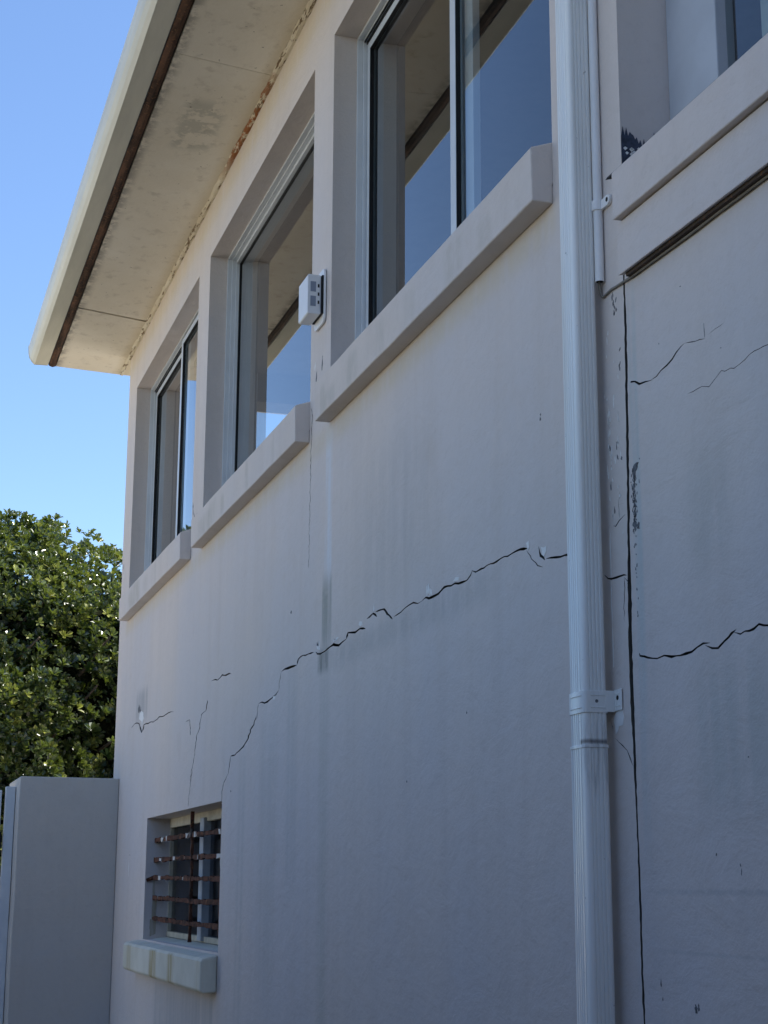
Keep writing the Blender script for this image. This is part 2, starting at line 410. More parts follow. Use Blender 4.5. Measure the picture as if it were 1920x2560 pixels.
# ------------------------------------------------------------------ mesh helpers
class MB:
    def __init__(s):
        s.v, s.f, s.mi = [], [], []

    def add(s, vs, fs, mi=0):
        o = len(s.v)
        s.v += [tuple(p) for p in vs]
        s.f += [tuple(o + i for i in f) for f in fs]
        s.mi += [mi] * len(fs)
        return s

    def box(s, x0, x1, y0, y1, z0, z1, mi=0):
        v = [(x, y, z) for z in (z0, z1) for y in (y0, y1) for x in (x0, x1)]
        return s.add(v, [(0, 2, 3, 1), (4, 5, 7, 6), (0, 1, 5, 4), (2, 6, 7, 3), (0, 4, 6, 2), (1, 3, 7, 5)], mi)

    def sheet(s, x0, x1, y, z0, z1, mi=0):
        return s.add([(x0, y, z0), (x1, y, z0), (x1, y, z1), (x0, y, z1)], [(0, 1, 2, 3)], mi)

    def loft(s, rings, mi=0, cap=True, close=True):
        n = len(rings[0])
        o = len(s.v)
        for r in rings:
            s.v += [tuple(p) for p in r]
        for k in range(len(rings) - 1):
            for i in range(n if close else n - 1):
                j = (i + 1) % n
                s.f.append((o + k * n + i, o + k * n + j, o + (k + 1) * n + j, o + (k + 1) * n + i))
                s.mi.append(mi)
        if cap:
            s.f.append(tuple(o + i for i in range(n))[::-1])
            s.f.append(tuple(o + (len(rings) - 1) * n + i for i in range(n)))
            s.mi += [mi, mi]
        return s

    def prism_x(s, prof, x0, x1, dz=0.0, mi=0):
        return s.loft([[(x, y, z + (dz if x == x1 else 0)) for y, z in prof] for x in (x0, x1)], mi)

    def prism_z(s, prof, z0, z1, mi=0):
        return s.loft([[(x, y, z) for x, y in prof] for z in (z0, z1)], mi)

    def tube(s, pts, rad, seg=10, mi=0):
        pts = [Vector(p) for p in pts]
        rings = []
        up = Vector((0.31, 0.2, 0.93))
        for i, p in enumerate(pts):
            d = (pts[min(i + 1, len(pts) - 1)] - pts[max(i - 1, 0)]).normalized()
            a = d.cross(up).normalized()
            b = d.cross(a).normalized()
            r = rad[i] if isinstance(rad, (list, tuple)) else rad
            rings.append([p + a * r * cos(2 * pi * k / seg) + b * r * sin(2 * pi * k / seg) for k in range(seg)])
        return s.loft(rings, mi)

    def build(s, name, mats, parent=None, smooth=False, bevel=0.0, seg=2, fix=True):
        me = bpy.data.meshes.new(name)
        me.from_pydata(s.v, [], s.f)
        if not isinstance(mats, (list, tuple)):
            mats = [mats]
        for m in mats:
            me.materials.append(m)
        me.polygons.foreach_set('material_index', s.mi)
        if fix:
            bm = bmesh.new()
            bm.from_mesh(me)
            bmesh.ops.recalc_face_normals(bm, faces=bm.faces)
            bm.to_mesh(me)
            bm.free()
        if smooth:
            me.polygons.foreach_set('use_smooth', [True] * len(me.polygons))
        me.update()
        o = bpy.data.objects.new(name, me)
        COL.objects.link(o)
        o.parent = parent
        if bevel:
            b = o.modifiers.new('bevel', 'BEVEL')
            b.width = bevel
            b.segments = seg
            b.limit_method = 'ANGLE'
            b.angle_limit = R(40)
        return o


def tag(o, label=None, cat=None, group=None, kind=None):
    for k, v in (('label', label), ('category', cat), ('group', group), ('kind', kind)):
        if v:
            o[k] = v
    return o


def empty(name, loc, label, cat, group=None):
    o = bpy.data.objects.new(name, None)
    o.empty_display_size = 0.2
    COL.objects.link(o)
    o.location = loc
    tag(o, label, cat, group)
    return o


def put(o, parent):
    """parent a mesh modelled in world coordinates under an empty that stands elsewhere"""
    o.parent = parent
    o.matrix_parent_inverse = Matrix.Translation(-Vector(parent.location))
    return o


# ------------------------------------------------------------------ cracked walls
def aniso(x):
    return CAMD / max(1.5, abs(x - CAMX))


def ribbon(pts, w0, w1, rng, step=0.009, rough=0.0022):
    """quads (x,z) of a ragged crack that follows pts; widths in mm"""
    if w0 < 4.2 and w1 < 4.2 and abs(pts[0][0] - pts[-1][0]) < abs(pts[0][1] - pts[-1][1]) * 2.2:
        w0, w1 = w0 * .6, w1 * .5          # hairlines
    P = []
    for i in range(len(pts) - 1):
        a, b = pts[i], pts[i + 1]
        k = aniso(a[0])
        L = math.hypot((b[0] - a[0]) * k, b[1] - a[1])
        n = max(1, int(L / step))
        for j in range(n):
            P.append((a[0] + (b[0] - a[0]) * j / n, a[1] + (b[1] - a[1]) * j / n))
    P.append(pts[-1])
    n = len(P)
    Q = []
    for i, (x, z) in enumerate(P):
        k = aniso(x)
        a, b = P[max(0, i - 1)], P[min(n - 1, i + 1)]
        dx, dz = (b[0] - a[0]) * k, b[1] - a[1]
        L = math.hypot(dx, dz) or 1
        nx, nz = -dz / L, dx / L
        t = i / (n - 1)
        w = (w0 + (w1 - w0) * t) * 0.00062 * rng.uniform(0.6, 1.4)
        if i in (0, n - 1):
            w *= 0.15
        j = (rng.uniform(-rough, rough) + 0.006 * noise.noise(Vector((x * 9, z * 30, 1.7))) + 0.003 * noise.noise(Vector((x * 28, z * 60, 4.1)))) if 0 < i < n - 1 else 0
        if w0 < 2.6:
            j *= .5
        cx, cz = x + nx * j / k, z + nz * j
        Q.append(((cx + nx * w / k, cz + nz * w), (cx - nx * w / k, cz - nz * w)))
    return [(Q[i][0], Q[i + 1][0], Q[i + 1][1], Q[i][1]) for i in range(n - 1)]


def in_poly(p, poly):
    x, y = p
    c = False
    j = len(poly) - 1
    for i in range(len(poly)):
        xi, yi = poly[i]
        xj, yj = poly[j]
        if (yi > y) != (yj > y) and x < (xj - xi) * (y - yi) / (yj - yi) + xi:
            c = not c
        j = i
    return c


def wall_front(outer, rects, quads, dcrack=0.03, drect=0.25, douter=0.0):
    """front skin at y=0 with real openings and real crack grooves"""
    vs, es = [], []

    def loop(pts):
        o = len(vs)
        vs.extend(Vector(p) for p in pts)
        es.extend((o + i, o + (i + 1) % len(pts)) for i in range(len(pts)))
    loop(outer)
    for (x0, x1, z0, z1) in rects:
        loop([(x0, z0), (x1, z0), (x1, z1), (x0, z1)])
    for q in quads:
        loop(q)
    rv, re, rf, _, _, _ = delaunay_2d_cdt(vs, es, [], 0, 1e-5)
    boxes = [(min(p[0] for p in q), max(p[0] for p in q), min(p[1] for p in q), max(p[1] for p in q), q) for q in quads]
    mb = MB()
    kept = {}
    n = len(rv)
    V = [(v.x, 0.0, v.y) for v in rv] + [(v.x, dcrack, v.y) for v in rv] + [(v.x, drect, v.y) for v in rv]
    F, MI = [], []
    for f in rf:
        c = ((rv[f[0]].x + rv[f[1]].x + rv[f[2]].x) / 3, (rv[f[0]].y + rv[f[1]].y + rv[f[2]].y) / 3)
        if not in_poly(c, outer):
            continue
        if any(x0 < c[0] < x1 and z0 < c[1] < z1 for (x0, x1, z0, z1) in rects):
            continue
        cr = any(b[0] <= c[0] <= b[1] and b[2] <= c[1] <= b[3] and in_poly(c, b[4]) for b in boxes)
        if cr:
            F.append(tuple(i + n for i in f))
            MI.append(1)
        else:
            F.append(tuple(f))
            MI.append(0)
            for i in range(3):
                e = (f[i], f[(i + 1) % 3])
                kept[e] = kept.get(e, 0) + 1

    def on_rect(i):
        x, z = rv[i].x, rv[i].y
        return any((abs(x - x0) < 1e-4 or abs(x - x1) < 1e-4) and z0 - 1e-4 < z < z1 + 1e-4 or
                   (abs(z - z0) < 1e-4 or abs(z - z1) < 1e-4) and x0 - 1e-4 < x < x1 + 1e-4 for (x0, x1, z0, z1) in rects)
    xo0, xo1 = min(p[0] for p in outer), max(p[0] for p in outer)
    for (a, b) in kept:
        if (b, a) in kept:
            continue
        if on_rect(a) and on_rect(b):
            F.append((a, b, b + 2 * n, a + 2 * n))
            MI.append(0)
        else:
            F.append((a, b, b + n, a + n))
            MI.append(1)
    mb.v, mb.f, mb.mi = V, F, MI
    return mb


def ragged(poly, rng, amp=0.002, step=0.008):
    out = []
    for i in range(len(poly)):
        a, b = poly[i], poly[(i + 1) % len(poly)]
        k = aniso(a[0])
        L = math.hypot((b[0] - a[0]) * k, b[1] - a[1])
        n = max(1, int(L / step))
        for j in range(n):
            out.append((a[0] + (b[0] - a[0]) * j / n + rng.uniform(-amp, amp) / k, a[1] + (b[1] - a[1]) * j / n + rng.uniform(-amp, amp)))
    return out


def flake(mb, poly, mi, t=0.0010):
    """a chip of paint standing a hair proud of the wall"""
    cx = sum(p[0] for p in poly) / len(poly)
    cz = sum(p[1] for p in poly) / len(poly)
    n = len(poly)
    vs = [(x, -t, z) for x, z in poly] + [(x, 0.0005, z) for x, z in poly] + [(cx, -t, cz)]
    fs = [(i, (i + 1) % n, 2 * n) for i in range(n)] + [(i, i + n, (i + 1) % n + n, (i + 1) % n) for i in range(n)]
    mb.add(vs, fs, mi)


def sliver(mb, x, z, w, h, mi, rng, lean=0.0, t=0.0009):
    pts = []
    n = 5
    for i in range(n + 1):
        q = i / n
        pts.append((x + lean * q + rng.uniform(-.25, .25) * w - w * 0.5 * sin(pi * min(1, q + .1)), z + h * q))
    for i in range(n, -1, -1):
        q = i / n
        pts.append((x + lean * q + rng.uniform(-.25, .25) * w + w * 0.5 * sin(pi * min(1, q + .1)), z + h * q))
    flake(mb, pts, mi, t)


ZS = 5.0875                                   # underside of the eaves
HEAD = 4.78
WIN = [(-5.384, -3.37), (-7.718, -5.664), (-10.083, -8.007)]
LOWER = (-9.052, -7.078, 1.325, 1.972)
EXT = (-2.996, -1.05, 3.06, HEAD)

house = empty('house', (-6.7, 0, 0), 'two storey plaster house with long wall cracks, three upper windows and deep eaves', 'house')

# left wall: ends at the open joint beside the downpipe
rng = random.Random(3)
joint = []
for i, (x, z, w) in enumerate(JOINT):
    joint.append((x, z, w * 1.1))
jl, jr = [], []
for i in range(len(joint) - 1):
    (x, z, w), (x2, z2, w2) = joint[i], joint[i + 1]
    n = max(1, int(abs(z2 - z) / 0.012))
    for j in range(n):
        q = j / n
        ww = (w + (w2 - w) * q) * 0.0005 * rng.uniform(0.82, 1.15)
        xx = x + (x2 - x) * q + rng.uniform(-0.0012, 0.0012)
        jl.append((xx - ww, z + (z2 - z) * q))
        jr.append((xx + ww, z + (z2 - z) * q))
jl.append((-3.0165, 1.33))
jr.append((-3.0105, 1.33))
outerL = [(-10.42, 0.0), (-3.014, 0.0)] + jl[::-1] + [(-2.996, 3.0), (-2.996, 5.30), (-10.42, 5.30)]
quads = []
rng = random.Random(11)
for pts, w0, w1 in CR_L + CR_S:
    pts = [(min(x, -3.031) if x > -3.06 else x, z) for x, z in pts]
    quads += ribbon(pts, w0, w1, rng)
rectsL = [(a, b, 3.28, HEAD) for a, b in WIN] + [LOWER]
mb = wall_front(outerL, rectsL, quads)
# chipped and peeled paint
rng = random.Random(5)
chips = [[(-5.00, 2.440), (-4.99, 2.449), (-4.965, 2.444), (-4.955, 2.433), (-4.985, 2.432)],
         [(-6.17, 2.322), (-6.14, 2.318), (-6.12, 2.330), (-6.16, 2.333)],
         [(-4.10, 2.422), (-4.08, 2.432), (-4.05, 2.428), (-4.055, 2.419)],
         [(-3.483, 2.398), (-3.469, 2.392), (-3.454, 2.393), (-3.453, 2.382), (-3.467, 2.370), (-3.480, 2.378)],
         [(-4.837, 2.460), (-4.833, 2.472), (-4.829, 2.481), (-4.824, 2.460)],
         [(-5.515, 2.430), (-5.522, 2.459), (-5.513, 2.440), (-5.503, 2.446), (-5.492, 2.437), (-5.488, 2.456), (-5.475, 2.422)],
         [(-5.311, 2.424), (-5.302, 2.436), (-5.278, 2.429), (-5.259, 2.435), (-5.230, 2.430)],
         [(-9.47, 2.560), (-9.46, 2.590), (-9.40, 2.602), (-9.33, 2.585), (-9.30, 2.55), (-9.345, 2.53), (-9.355, 2.49), (-9.38, 2.54)],
         [(-3.575, 2.425), (-3.568, 2.405), (-3.556, 2.410), (-3.560, 2.428)]]
for c in chips:
    flake(mb, ragged(c, rng, 0.001), 2)
for (x, z, h) in ((-4.318, 2.420, .034), (-4.306, 2.424, .03), (-4.292, 2.420, .024), (-4.281, 2.415, .018), (-9.50, 2.60, .05), (-9.47, 2.60, .045), (-9.43, 2.60, .03)):
    sliver(mb, x, z, 0.006 / aniso(x) * (0.6 if x > -5 else .8), h, 2 if x > -5 else 3, rng)
# weathered strip between downpipe and joint
for k in range(46):
    zz = rng.choice([rng.uniform(2.30, 2.80), rng.uniform(2.45, 2.62)])
    sliver(mb, rng.gauss(-3.093, 0.006) if rng.random() < .7 else rng.uniform(-3.075, -3.04), zz, rng.uniform(0.002, 0.006),
           rng.uniform(0.006, 0.028), 2 if rng.random() < .9 else 3, rng, rng.uniform(-.002, .002))
for z0, h in ((2.255, .11), (2.15, .10), (2.06, .09), (2.235, -.02)):
    sliver(mb, -3.107, z0, 0.004, h, 2, rng, rng.uniform(-.004, .004))
for (x, z) in ((-3.062, 2.872), (-3.059, 2.858), (-3.050, 2.848), (-3.046, 2.862), (-3.054, 2.835), (-3.058, 2.878), (-3.043, 2.84), (-3.033, 2.70), (-3.035, 2.712), (-3.038, 2.50), (-3.055, 2.505), (-3.034, 2.745)):
    sliver(mb, x, z, rng.uniform(.003, .007), rng.uniform(.006, .016), 3, rng, rng.uniform(-.006, .006))
for c in ([(-3.098, 1.965), (-3.070, 1.968), (-3.063, 1.950), (-3.070, 1.935), (-3.085, 1.932), (-3.104, 1.918), (-3.112, 1.945)],):
    flake(mb, ragged(c, rng, 0.002), 2)
# flaking at the foot of the window piers
for (x, z) in ((-7.98, 3.50), (-7.97, 3.46), (-7.88, 3.42), (-7.94, 3.43), (-10.35, 3.62), (-10.33, 3.55), (-10.36, 3.47), (-10.30, 3.42), (-5.58, 3.45), (-5.60, 3.50), (-5.5, 3.47)):
    sliver(mb, x, z, 0.012, rng.uniform(.03, .07), 3 if rng.random() < .5 else 2, rng, rng.uniform(-.01, .01), 0.0008)
for (x, z, s) in ((-3.475, 2.71, .006), (-3.473, 2.722, .004), (-6.9, 2.0, .006), (-4.0, 2.05, .004), (-4.5, 1.9, .004), (-5.9, 2.62, .008), (-9.62, 1.78, .004)):
    sliver(mb, x, z, s / aniso(x) * .5, s * 1.6, 3, rng)
sliver(mb, -9.655, 1.66, 0.012, 0.12, 2, rng, 0.005)
wallL = put(mb.build('wall', [M['wall'], M['raw'], M['chip'], M['peel']]), house)
wallL['label'] = 'cracked plaster wall left of the downpipe'

# right wall of the extension
outerR = [(4.0, 0.0), (4.0, 5.30), (-2.9959, 5.30), (-2.9959, 3.0)] + jr + [(-3.0105, 0.0)]
quads = []
rng = random.Random(17)
for pts, w0, w1 in CR_R:
    pts = [(max(x, -2.985) if x < -2.985 else x, z) for x, z in pts]
    quads += ribbon(pts, w0, w1, rng, 0.009)
mb = wall_front(outerR, [(-2.9958, EXT[1], EXT[2], EXT[3])], quads)
rng = random.Random(9)
for c in ([(-2.986, 2.466), (-2.972, 2.479), (-2.960, 2.475), (-2.974, 2.460), (-2.981, 2.440), (-2.986, 2.452)],
          [(-2.989, 2.432), (-2.983, 2.436), (-2.984, 2.415), (-2.988, 2.405)],
          [(-2.984, 2.396), (-2.980, 2.390), (-2.980, 2.374), (-2.984, 2.366)],
          [(-2.988, 2.360), (-2.981, 2.362), (-2.979, 2.334), (-2.988, 2.333), (-2.993, 2.345)],
          [(-2.973, 2.345), (-2.965, 2.349), (-2.966, 2.334), (-2.974, 2.336)]):
    flake(mb, ragged(c, rng, 0.0022, 0.004), 2)
for k in range(95):
    z = rng.uniform(2.33, 2.47)
    sliver(mb, rng.gauss(-2.985, 0.006), z, rng.uniform(.0015, .004), rng.uniform(.003, .009), 2, rng, rng.uniform(-.003, .003))
for k in range(14):
    sliver(mb, rng.gauss(-2.984, 0.004), rng.uniform(2.14, 2.33), rng.uniform(.001, .003), rng.uniform(.003, .008), 2, rng, rng.uniform(-.002, .002))
for (x, z, w, h) in ((-2.80, 1.376, .012, .016), (-2.79, 1.38, .006, .014), (-2.937, 1.416, .004, .014), (-2.932, 1.39, .004, .007), (-2.613, 1.64, .003, .006), (-2.612, 1.625, .002, .012),
                     (-2.96, 2.43, .003, .009), (-2.955, 2.48, .003, .004), (-2.75, 2.79, .004, .002), (-2.85, 2.70, .002, .004), (-2.66, 2.652, .001, .03), (-2.60, 2.61, .004, .002), (-2.70, 1.66, .003, .006), (-2.57, 1.83, .003, .003)):
    sliver(mb, x, z, w, h, 2, rng, rng.uniform(-.002, .002), .0006)
wallR = put(mb.build('wall', [M['wall2'], M['raw'], M['peel']]), house)
wallR['label'] = 'plaster wall of the extension right of the open joint'

# return and rear walls, with the side window opening of the upper room
mb = MB()
X0, X1, SY0, SY1, SZ0, SZ1 = -10.42, -10.17, 0.823, 2.3, 3.3, 4.792
for (y0, y1, z0, z1) in ((0.0005, SY0, 0, 5.3), (SY1, 5.0, 0, 5.3), (SY0, SY1, 0, SZ0), (SY0, SY1, SZ1, 5.3)):
    if z0 == SZ1:
        mb.box(X0 + .0005, X0 + .02, y0, y1, z0, z1)
        mb.box(X0 + .0205, X1, y0, y1, z0 + .001, z1, 1)  # dark room colour keeps the bounce-lit lintel underside looking unlit
    else:
        mb.box(X0 + .0005, X1, y0, y1, z0, z1)
mb.box(X1, 4.0, 4.75, 5.0, 0, 5.3)
mb.box(2.8, 3.05, -7.0, -.002, 0, 4.3)  # added wing behind the camera, out of view, blocks sky light
mb.box(2.8, 8.0, -7.0, -.002, 4.3, 4.5)
mb.box(7.8, 8.0, -7.0, -.002, 0, 4.3)
mb.box(3.05, 7.8, -7.0, -6.8, 0, 4.3)
mb.box(3.75, 4.0, 0.26, 4.75, 0, 5.3)
put(mb.build('wall', [M['wall'], M['room']]), house)['label'] = 'end wall round the far corner of the house, plus an added unseen wing that blocks sky'
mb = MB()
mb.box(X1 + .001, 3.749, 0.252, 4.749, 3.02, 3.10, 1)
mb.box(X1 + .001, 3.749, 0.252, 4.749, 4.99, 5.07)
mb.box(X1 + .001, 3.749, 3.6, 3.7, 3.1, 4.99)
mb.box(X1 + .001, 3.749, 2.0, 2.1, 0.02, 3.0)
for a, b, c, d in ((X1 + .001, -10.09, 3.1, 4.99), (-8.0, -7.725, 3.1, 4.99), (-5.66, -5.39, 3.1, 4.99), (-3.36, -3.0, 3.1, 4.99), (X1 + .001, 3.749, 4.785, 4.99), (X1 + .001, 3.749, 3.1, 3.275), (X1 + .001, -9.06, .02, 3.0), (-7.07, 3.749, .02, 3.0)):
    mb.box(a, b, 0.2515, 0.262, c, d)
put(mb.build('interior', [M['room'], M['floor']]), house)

# roof
mb = MB()
mb.prism_x([(-.52, 5.32), (-.52, 5.24), (2.4, 6.02), (5.4, 5.24), (5.4, 5.32), (2.4, 6.10)], -10.80, 4.3)
put(mb.build('roof', M['roof']), house)

# soffit boards with their joints
def soffit_board(xa0, xa1, xb0, xb1):
    """xa at the outer edge (y=-.467), xb at the wall"""
    m = MB()
    ya, yb = -0.465, -0.004
    bot = [(xa0, ya, ZS), (xa1, ya, ZS), (xb1, yb, ZS), (xb0, yb, ZS)]
    top = [(x, y, ZS + .012) for x, y, z in bot]
    m.add(bot + top, [(0, 1, 2, 3), (7, 6, 5, 4), (0, 4, 5, 1), (1, 5, 6, 2), (2, 6, 7, 3), (3, 7, 4, 0)])
    return put(m.build('soffit', M['soffit'], bevel=.002), house)


soffit_board(-10.752, -9.553, -10.80, -9.676)
soffit_board(-9.530, -6.262, -9.650, -6.328)
soffit_board(-6.2595, -2.9, -6.3255, -2.9)
soffit_board(-2.897, 4.3, -2.897, 4.3)
mb = MB()
mb.box(-10.79, 4.3, -0.50, -0.004, ZS + .0125, ZS + .05)
put(mb.build('eave_framing', M['raw']), house)
mb = MB()
mb.box(-10.80, -10.4205, -0.0035, 0.30, ZS - .0, ZS + .10)
put(mb.build('soffit', M['soffit']), house)
# quarter bead against the wall
rng = random.Random(2)
rings = []
x = -10.77
while x < 4.3:
    w = 0.026 + rng.uniform(-.004, .004)
    h = 0.012 + rng.uniform(-.004, .003)
    rings.append([(x, -0.0005, ZS + .0), (x, -0.0005, ZS - h), (x, -w * .5, ZS - h * .95), (x, -w, ZS - h * .3), (x, -w, ZS + .001)])
    x += rng.uniform(.03, .09)
mb = MB()
mb.loft(rings)
put(mb.build('cornice_bead', M['bead']), house)['label'] = 'flaking cream bead between soffit and wall'
# rusted angle in the gap behind the gutter
rings = []
x = -10.745
while x < 4.3:
    j = rng.uniform(-.003, .003)
    rings.append([(x, -.473 + j, ZS + .006), (x, -.475 + j, ZS - .005), (x, -.492 + j, ZS - .010), (x, -.511, ZS - .004 + j * .5), (x, -.5155, ZS + .006), (x, -.49, ZS + .03)])
    x += rng.uniform(.04, .12)
mb = MB()
mb.loft(rings)
put(mb.build('rusted_angle', M['rustbar']), house)['label'] = 'rusty brown metal strip between gutter and soffit'
# gutter
mb = MB()
gp = [(-.520, ZS - .001), (-.610, ZS - .004), (-.628, ZS + .014), (-.643, ZS + .036), (-.651, ZS + .066), (-.655, ZS + .119), (-.643, ZS + .122), (-.643, ZS + .116),
      (-.645, ZS + .068), (-.637, ZS + .040), (-.622, ZS + .020), (-.604, ZS + .004), (-.528, ZS + .006), (-.528, ZS + .12), (-.520, ZS + .12)]
mb.prism_x(gp, -10.735, 4.3)
gut = put(mb.build('gutter', M['gutter']), house)
mb = MB()
mb.prism_x([(-.520, ZS - .003), (-.612, ZS - .006), (-.631, ZS + .013), (-.646, ZS + .036), (-.654, ZS + .066), (-.658, ZS + .124), (-.520, ZS + .124)], -10.742, -10.734)
mb.build('gutter_end_cap', M['gutter'], gut)
mb = MB()
mb.box(-10.735, 4.3, -.519, -.513, ZS + .004, ZS + .20)
put(mb.build('fascia_board', M['peel']), house)
mb = MB()
mb.prism_x([(-.52, ZS + .13), (-.10, ZS + .24), (0.3, ZS + .34), (0.3, ZS + .06), (-.51, ZS + .06)], -10.80, -10.77)
put(mb.build('barge_board', M['soffit']), house)


# ------------------------------------------------------------------ upper windows
def ring_y(mb, x0, x1, z0, z1, wx, wz, y0, y1, mi=0):
    mb.box(x0, x0 + wx, y0, y1, z0, z1, mi)
    mb.box(x1 - wx, x1, y0, y1, z0, z1, mi)
    mb.box(x0 + wx, x1 - wx, y0, y1, z1 - wz, z1, mi)
    mb.box(x0 + wx, x1 - wx, y0, y1, z0, z0 + wz, mi)


def window(x0, x1, z0, z1, split, label, sill_z=3.235):
    w = empty('window', ((x0 + x1) / 2, 0, z0), None, None)
    w.parent = house
    w.matrix_parent_inverse = Matrix.Translation(-house.location)
    w['label'] = label
    off = Matrix.Translation(-Vector(w.location))

    def child(o):
        o.parent = w
        o.matrix_parent_inverse = off
        return o
    a, b = x0 + .001, x1 - .001
    mb = MB()
    # outer frame with stepped tracks
    ring_y(mb, a, b, z0, z1 - .001, .010, .010, .090, .112)
    ring_y(mb, a, b, z0, z1 - .001, .016, .016, .112, .132)
    ring_y(mb, a, b, z0, z1 - .001, .022, .030, .132, .165)
    child(mb.build('frame', M['alu'], bevel=.0015, seg=1))
    mb = MB()
    if split:
        s = split
        # black track grooves below the head
        mb.box(a + .017, b - .017, .113, .118, z1 - .022, z1 - .0165)
        mb.box(a + .017, b - .017, .124, .1315, z1 - .030, z1 - .0165)
        child(mb.build('track_seal', M['black']))
        for front, p, q, y in ((0, a + .022, s + .112, .126), (1, s, b - .022, .0915)):
            wl = .048 if front else .028
            wr = .028 if front else .108
            m2 = MB()
            m2.box(p, p + wl, y, y + .024, z0 + .02, z1 - .031)
            m2.box(q - wr, q, y, y + .024, z0 + .02, z1 - .031)
            m2.box(p + wl, q - wr, y, y + .024, z1 - .061, z1 - .031)
            m2.box(p + wl, q - wr, y, y + .024, z0 + .02, z0 + .05)
            child(m2.build('sash', M['alu'], bevel=.001, seg=1))
            m3 = MB()
            ring_y(m3, p + wl, q - wr, z0 + .05, z1 - .061, .004, .004, y + .0012, y + .0162)  # black ring: gasket, plus stile side shade put in as colour
            child(m3.build('gasket', M['black']))
            m4 = MB()
            m4.sheet(p + wl + .0005, q - wr - .0005, y + .0165, z0 + .0505, z1 - .0615)
            child(m4.build('pane', M['glass'], fix=False))
    else:
        ring_y(mb, a + .022, b - .022, z0 + .02, z1 - .031, .007, .007, .150, .163)
        child(mb.build('gasket', M['black']))
        m4 = MB()
        m4.sheet(a + .029, b - .029, .156, z0 + .027, z1 - .038)
        child(m4.build('pane', M['glass'], fix=False))
    # sill
    mb = MB()
    e = .012
    rs = random.Random(int(-x0 * 100))
    nseg = 14
    rings = []
    for k in range(nseg + 1):
        x = x0 + .001 + (x1 - x0 - .002) * k / nseg
        a1, a2, a3, a4 = [rs.uniform(-.0012, .0012) for _ in range(4)]
        rings.append([(x, -.0, sill_z), (x, -.057 + a1, sill_z + a2), (x, -.059 + a1, sill_z + .138 + a3), (x, -.055 + a1, sill_z + .143 + a3), (x, 0.0, sill_z + .163), (x, .089, sill_z + .185), (x, .089, sill_z + .05), (x, 0, sill_z + .05)])
    mb.loft(rings)
    child(mb.build('sill', M['sill'], bevel=.004))
    return w


window(*WIN[0], 3.36, HEAD, -4.352, 'upper sliding window beside the downpipe')
window(*WIN[1], 3.36, HEAD, None, 'upper window with one large pane between the two sliding windows')
window(*WIN[2], 3.36, HEAD, -8.997, 'upper sliding window nearest the far corner')

# ------------------------------------------------------------------ barred lower window
lw = empty('window', (-8.06, 0, 1.33), None, None)
lw.parent = house
lw.matrix_parent_inverse = Matrix.Translation(-house.location)
lw['label'] = 'small lower window behind rusty bars'


def lchild(o):
    return put(o, lw)


lx0, lx1, lz0, lz1 = LOWER
M['cream'] = mat_plain('old_cream_paint', (0.55, 0.51, 0.40), 0.7, 0.2, var=0.12, scale=15, bump=.002)
M['greyframe'] = mat_plain('old_grey_paint', (0.42, 0.46, 0.50), 0.6, 0.3, var=0.1, scale=12)
mb = MB()
mb.box(lx0 + .001, lx1 - .001, .128, .17, 1.922, lz1 - .001)
mb.box(lx0 + .001, lx1 - .001, .128, .17, 1.337, 1.366)
mb.box(lx0 + .001, lx0 + .016, .130, .17, 1.366, 1.922)
mb.box(lx1 - .03, lx1 - .001, .130, .17, 1.366, 1.922)
lchild(mb.build('frame', M['cream'], bevel=.002, seg=1))
mb = MB()
mb.box(-8.150, -8.095, .118, .17, 1.345, 1.940)
mb.box(-8.088, -8.028, .112, .17, 1.345, 1.940)
lchild(mb.build('mullion', M['greyframe'], bevel=.003, seg=1))
mb = MB()
mb.sheet(lx0 + .016, lx1 - .03, .150, 1.366, 1.922)
lchild(mb.build('pane', M['glass_dark'], fix=False))
rng = random.Random(21)


def rough_bar(pts, w, h, name='bar'):
    """flat bar with corroded, swollen edges"""
    rings = []
    P = []
    for i in range(len(pts) - 1):
        a, b = Vector(pts[i]), Vector(pts[i + 1])
        n = max(1, int((b - a).length / .035))
        for j in range(n):
            P.append(a.lerp(b, j / n))
    P.append(Vector(pts[-1]))
    for i, p in enumerate(P):
        d = (P[min(i + 1, len(P) - 1)] - P[max(0, i - 1)]).normalized()
        side = Vector((0, 1, 0)) if abs(d.y) < .8 else Vector((1, 0, 0))
        side = (side - d * side.dot(d)).normalized()
        up = d.cross(side).normalized()
        k1, k2 = rng.uniform(.55, 1.3), rng.uniform(.55, 1.4)
        p = p + Vector((0, rng.uniform(-.002, .002), rng.uniform(-.0025, .0025)))
        rings.append([p + side * w * k1 * cos(q) + up * h * k2 * sin(q) for q in (pi / 4, 3 * pi / 4, 5 * pi / 4, 7 * pi / 4)])
    m = MB()
    m.loft(rings)
    return lchild(m.build(name, M['bar']))


